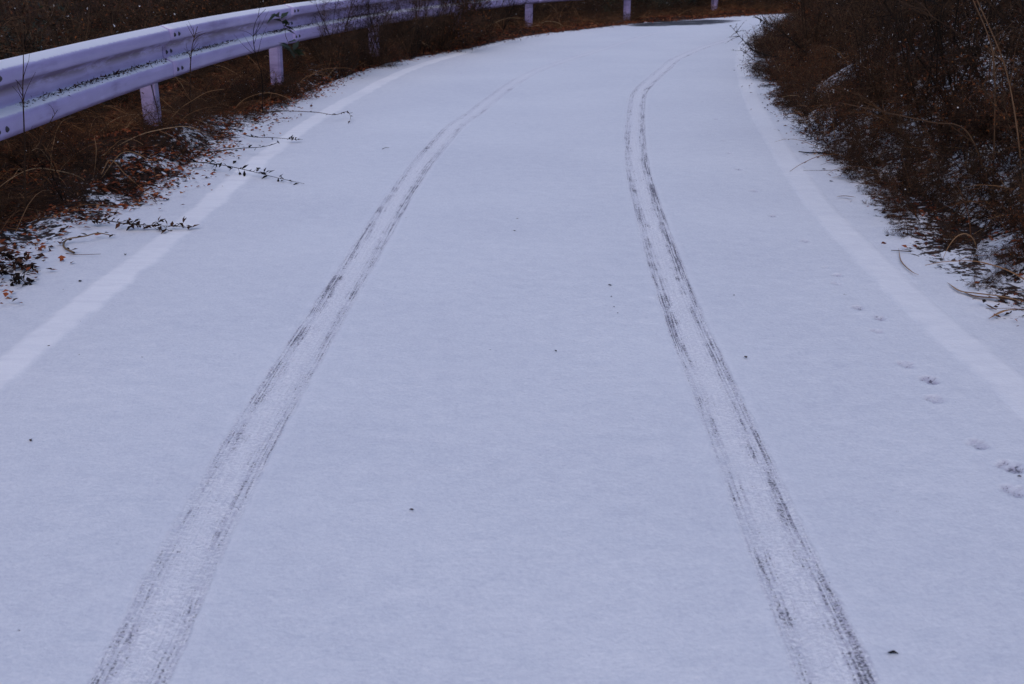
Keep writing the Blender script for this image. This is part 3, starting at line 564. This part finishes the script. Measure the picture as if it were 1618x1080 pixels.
for px, dy, sc, pm, lab in [(532, -.35, .95, twiggy[1], 'dense wiry shrub in front of the guardrail, nearest of the big ones'), (575, -.3, .8, twiggy[2], 'dense wiry shrub in front of the guardrail beside the third post'),
                            (692, -.3, 1.5, russet[0], 'tall russet shrub hiding the guardrail, nearer of two'), (728, -.35, 1.5, russet[2], 'tall russet shrub hiding the guardrail, farther of two'), (650, -.3, .9, twiggy[3], 'dense shrub in front of the guardrail before the russet pair')]:
    y0 = float(np.interp(px, [470, 540, 600, 680, 835], [10.7, 12.2, 13.4, 14.9, 18.6]))+dy; place(pm, 'verge_shrub', tuple(at_rail(px, y0, .03)), px*.7, sc, lab, None)
for i, (px, py, sc, lab) in enumerate([(425, 158, .42, 'russet tuft left of the foot of the second post'), (446, 156, .40, 'russet tuft hiding the foot of the second post'), (462, 150, .36, 'russet tuft right of the foot of the second post'),
                            (578, 108, .42, 'russet tuft left of the foot of the third post'), (594, 106, .42, 'russet tuft hiding the foot of the third post'), (612, 104, .5, 'russet tuft right of the foot of the third post')]):
    g = G(px, py); place(russet[i % 4], 'tuft', (g[0], g[1], 0.0), i*1.1, sc, lab, None)
for i, (px, y0, h) in enumerate([(520, 10.9, .75), (535, 10.7, .85), (548, 11.2, .7), (585, 11.6, .8), (604, 11.9, .9), (640, 12.4, .95), (662, 13.0, 1.0), (680, 13.3, 1.0), (700, 13.8, 1.1), (722, 14.4, 1.1), (742, 14.9, 1.1), (765, 15.4, 1.1), (790, 15.9, 1.0), (820, 16.6, .9), (690, 13.0, .9), (712, 13.9, 1.1), (650, 12.3, .8), (735, 14.3, 1.), (610, 11.6, .7)]):
    y0 = float(np.interp(px, [470, 540, 600, 680, 835], [10.7, 12.2, 13.4, 14.9, 18.6]))-.25-.5*((i*37 % 11)/11); p = at_rail(px, y0, 0.03); place(bare[i % 3], 'verge_shrub', tuple(p), i*1.3, h*.8, 'bare wiry shrub growing before the guardrail where it starts to bend away', 'bare wiry shrubs before the bend of the guardrail')
# reaching branches of the bush at the bend, right
sprig('overhanging_branch', [G(1262, 95, .05), G(1202, 84, .28), G(1179, 68, .34), G(1154, 40, .42)], 'bare branch pointing up and left from the farthest right shrub', 'branch', r0=.008, r1=.002, side=34, ends=.15, leaves=40, seed=20, tone=.15)
sprig('overhanging_branch', [G(1290, 100, .1), G(1248, 60, .5), G(1215, 38, .6), G(1193, 26, .62)], 'longer bare branch arching left above the far bend of the road', 'branch', r0=.009, r1=.002, side=40, ends=.18, leaves=40, seed=21, tone=.15)
sprig('overhanging_branch', [G(1240, 104, .05), G(1196, 96, .12), G(1182, 86, .15), G(1170, 78, .17)], 'thin low twig beneath the branches at the far right shrub', 'branch', r0=.005, r1=.0015, side=22, ends=.12, leaves=20, seed=22, tone=.3)
# tall pale stems standing out of the right bank
for (x0, y0, z0, x1, z1, lab, sd) in [(1606, 5.1, .50, 1545, 1.01, 'tall pale bare stem leaning left, near the upper right corner', 31), (1572, 5.6, .62, 1537, 1.0, 'second tall pale stem close behind the first at the upper right', 32),
                                     (1530, 5.5, .40, 1395, .46, 'long dark stem slanting across the right thicket', 33)]:
    a = at_rail(x0, y0, z0); bq = at_rail(x1, y0+.3, z1); m_ = (a+bq)/2+np.array([.03, 0, 0]); a0 = a+(a-bq)*.4
    a0[2] = hz(a0[0], a0[1]); sprig('tall_stem', [a0, a, m_, bq, bq+(bq-m_)*.9], lab, 'stem', r0=.0042, r1=.0022, side=5, ends=.3, seed=sd, tone=.68 if sd < 33 else .55)
sprig('vine', [at_rail(238, 7.45, .42), at_rail(243, 7.45, .34), at_rail(249, 7.45, .24), at_rail(252, 7.45, .12), at_rail(252, 7.45, .0)], 'thin dark stem bowing across the face of the nearest guardrail post', 'vine', r0=.0035, r1=.0025, seed=51, tone=.1)
sprig('vine', [at_rail(222, 7.45, .22), at_rail(229, 7.45, .14), at_rail(237, 7.45, .05)], 'short dark stem slanting across the foot of the nearest guardrail post', 'vine', r0=.003, r1=.002, seed=52, tone=.1)
# right foot of the bank
def blade(name, pts, label, W=.012, tone=.7):
    pts = np.array(GP(pts)); base = pts[0].copy(); C = catmull(pts-base, 6); n = len(C); T = np.gradient(C, axis=0); T /= np.linalg.norm(T, axis=1, keepdims=True)+1e-9
    sd = np.cross(T, [0, 0, 1]); sd /= np.linalg.norm(sd, axis=1, keepdims=True)+1e-9; w = W*np.sin(np.linspace(.15, math.pi-.05, n))[:, None]*.5
    V = np.stack([C-sd*w, C+np.array([0, 0, -.3])*w*.6, C+sd*w], 1).reshape(-1, 3); me = mesh(name, V, gridF(n, 3), {'tone': np.full(len(V), tone)})
    o = obj(name, me, M_grass, None, label=label, category='straw'); o.location = base; md = o.modifiers.new('thickness', 'SOLIDIFY'); md.thickness = .0008; return o
blade('dry_straw', [(1618, 476, .03), (1585, 468, .03), (1545, 463, .02), (1517, 459), (1497, 446, .01)], 'long tan grass blade curving out onto snow below the right thicket', .016, .75)
blade('dry_straw', [(1600, 472, .02), (1570, 470, .02), (1540, 467), (1520, 460)], 'shorter greyish blade lying against the long tan blade at right', .014, .45)
blade('dry_straw', [(1606, 488, .02), (1585, 491, .02), (1562, 503)], 'short tan blade lowest on the snow at the right edge', .012, .7)
blade('dry_straw', [(1420, 392), (1424, 412), (1440, 428), (1452, 434)], 'thin curved straw lying on snow right of the edge line', .005, .6)
blade('dry_straw', [(1352, 311, .02), (1335, 309), (1322, 310)], 'small tan straw at the foot of the right bank, nearer than the dark stick', .012, .6)
blade('dry_straw', [(1338, 281, .02), (1325, 279), (1314, 280)], 'tiny tan straw at the right bank foot between dark stick and small straw', .010, .55)
blade('dry_straw', [(1558, 480), (1567, 485), (1575, 489)], 'short dark curled blade between the tan blades at right', .010, .0)
sprig('stick', GP([(1320, 243, .02), (1300, 241, .015), (1280, 241), (1262, 239)]), 'short dark stick lying on snow at the foot of the right bank', 'stick', r0=.006, r1=.003, seed=40, tone=.1)
sprig('stick', GP([(1440, 397), (1425, 396), (1408, 395)]), 'thin short stick on snow beside the right edge line', 'stick', r0=.0025, r1=.0015, seed=41, tone=.3)
sprig('stick', GP([(604, 235), (609, 233), (615, 233)]), 'tiny twig lying alone on snow left of the left tyre track', 'stick', r0=.002, r1=.001, seed=42, tone=.4)
for i, (px, lab) in enumerate([((370, 176), 'crumpled dark stem by the topmost trailing twig'),]): pass
leafs = [(963, 450, .016, 'dark curled leaf on the snow between the tyre tracks, near a trail of specks'), (1178, 564, .018, 'small dark leaf just right of the right tyre track'), (878, 554, .012, 'tiny dark seed on snow in the middle of the road'),
         (1411, 1031, .017, 'dark crumpled leaf at the lower right of the road'), (813, 364, .012, 'tiny dark fleck on the snow between the tracks, farthest of those'), (127, 444, .018, 'small leaf left of the left edge line'),
         (48, 695, .014, 'small brown leaf near the left side of the frame'), (198, 402, .018, 'dark leaf left of the edge line below the leafy sprig'), (650, 805, .010, 'tiny speck right of the left tyre track at lower centre'),
         (1611, 752, .010, 'dark fragment beside the nearest animal prints'), (290, 359, .022, 'dark leaf at the tip of the leafy sprig'), (1302, 267, .022, 'dark pellet like leaf at right bank foot'), (1313, 286, .02, 'smaller dark leaf below the pellet like leaf'),
         (362, 242, .045, 'rounded grey brown leaf under the bowing twig'), (265, 315, .03, 'dark leaf on the snow beside the arching grass stems'), (77, 546, .01, 'tiny speck on the left edge line'), (1160, 466, .008, 'tiny speck right of right track'),
         (1440, 364, .03, 'orange brown leaf lying where the right bank foot juts out'), (1217, 146, .035, 'dark leaf on snow before the farthest right shrub'), (966, 468, .008, 'first tiny speck of a short trail below the curled leaf'),
         (970, 484, .006, 'middle tiny speck of the short trail'), (976, 494, .006, 'last tiny speck of the short trail')]
for i, (px, py, L, lab) in enumerate(leafs):
    L *= .72; r = np.random.default_rng(i+70); p = G(px, py, .004); n = 9; V = []; a0 = r.uniform(0, 6.28)
    for j in range(n):
        a = j/n*2*math.pi; rad = L*.5*(1+.5*math.cos(2*a)+r.normal()*.25); V.append((rad*math.cos(a+a0), rad*math.sin(a+a0)*.8, .25*L*(abs(math.sin(a))**2)+r.uniform(0, L*.15)))
    V.append((0, 0, 0)); F = [(j, (j+1) % n, n) for j in range(n)]
    o = obj('fallen_leaf', mesh('fallen_leaf', V, F, {'tone': np.full(len(V), .92 if 'orange' in lab else (.55 if 'brown leaf' in lab else .1))}, smooth=False), M_litter, None, label=lab, category='leaf'); o.location = p
    md = o.modifiers.new('thickness', 'SOLIDIFY'); md.thickness = .0007
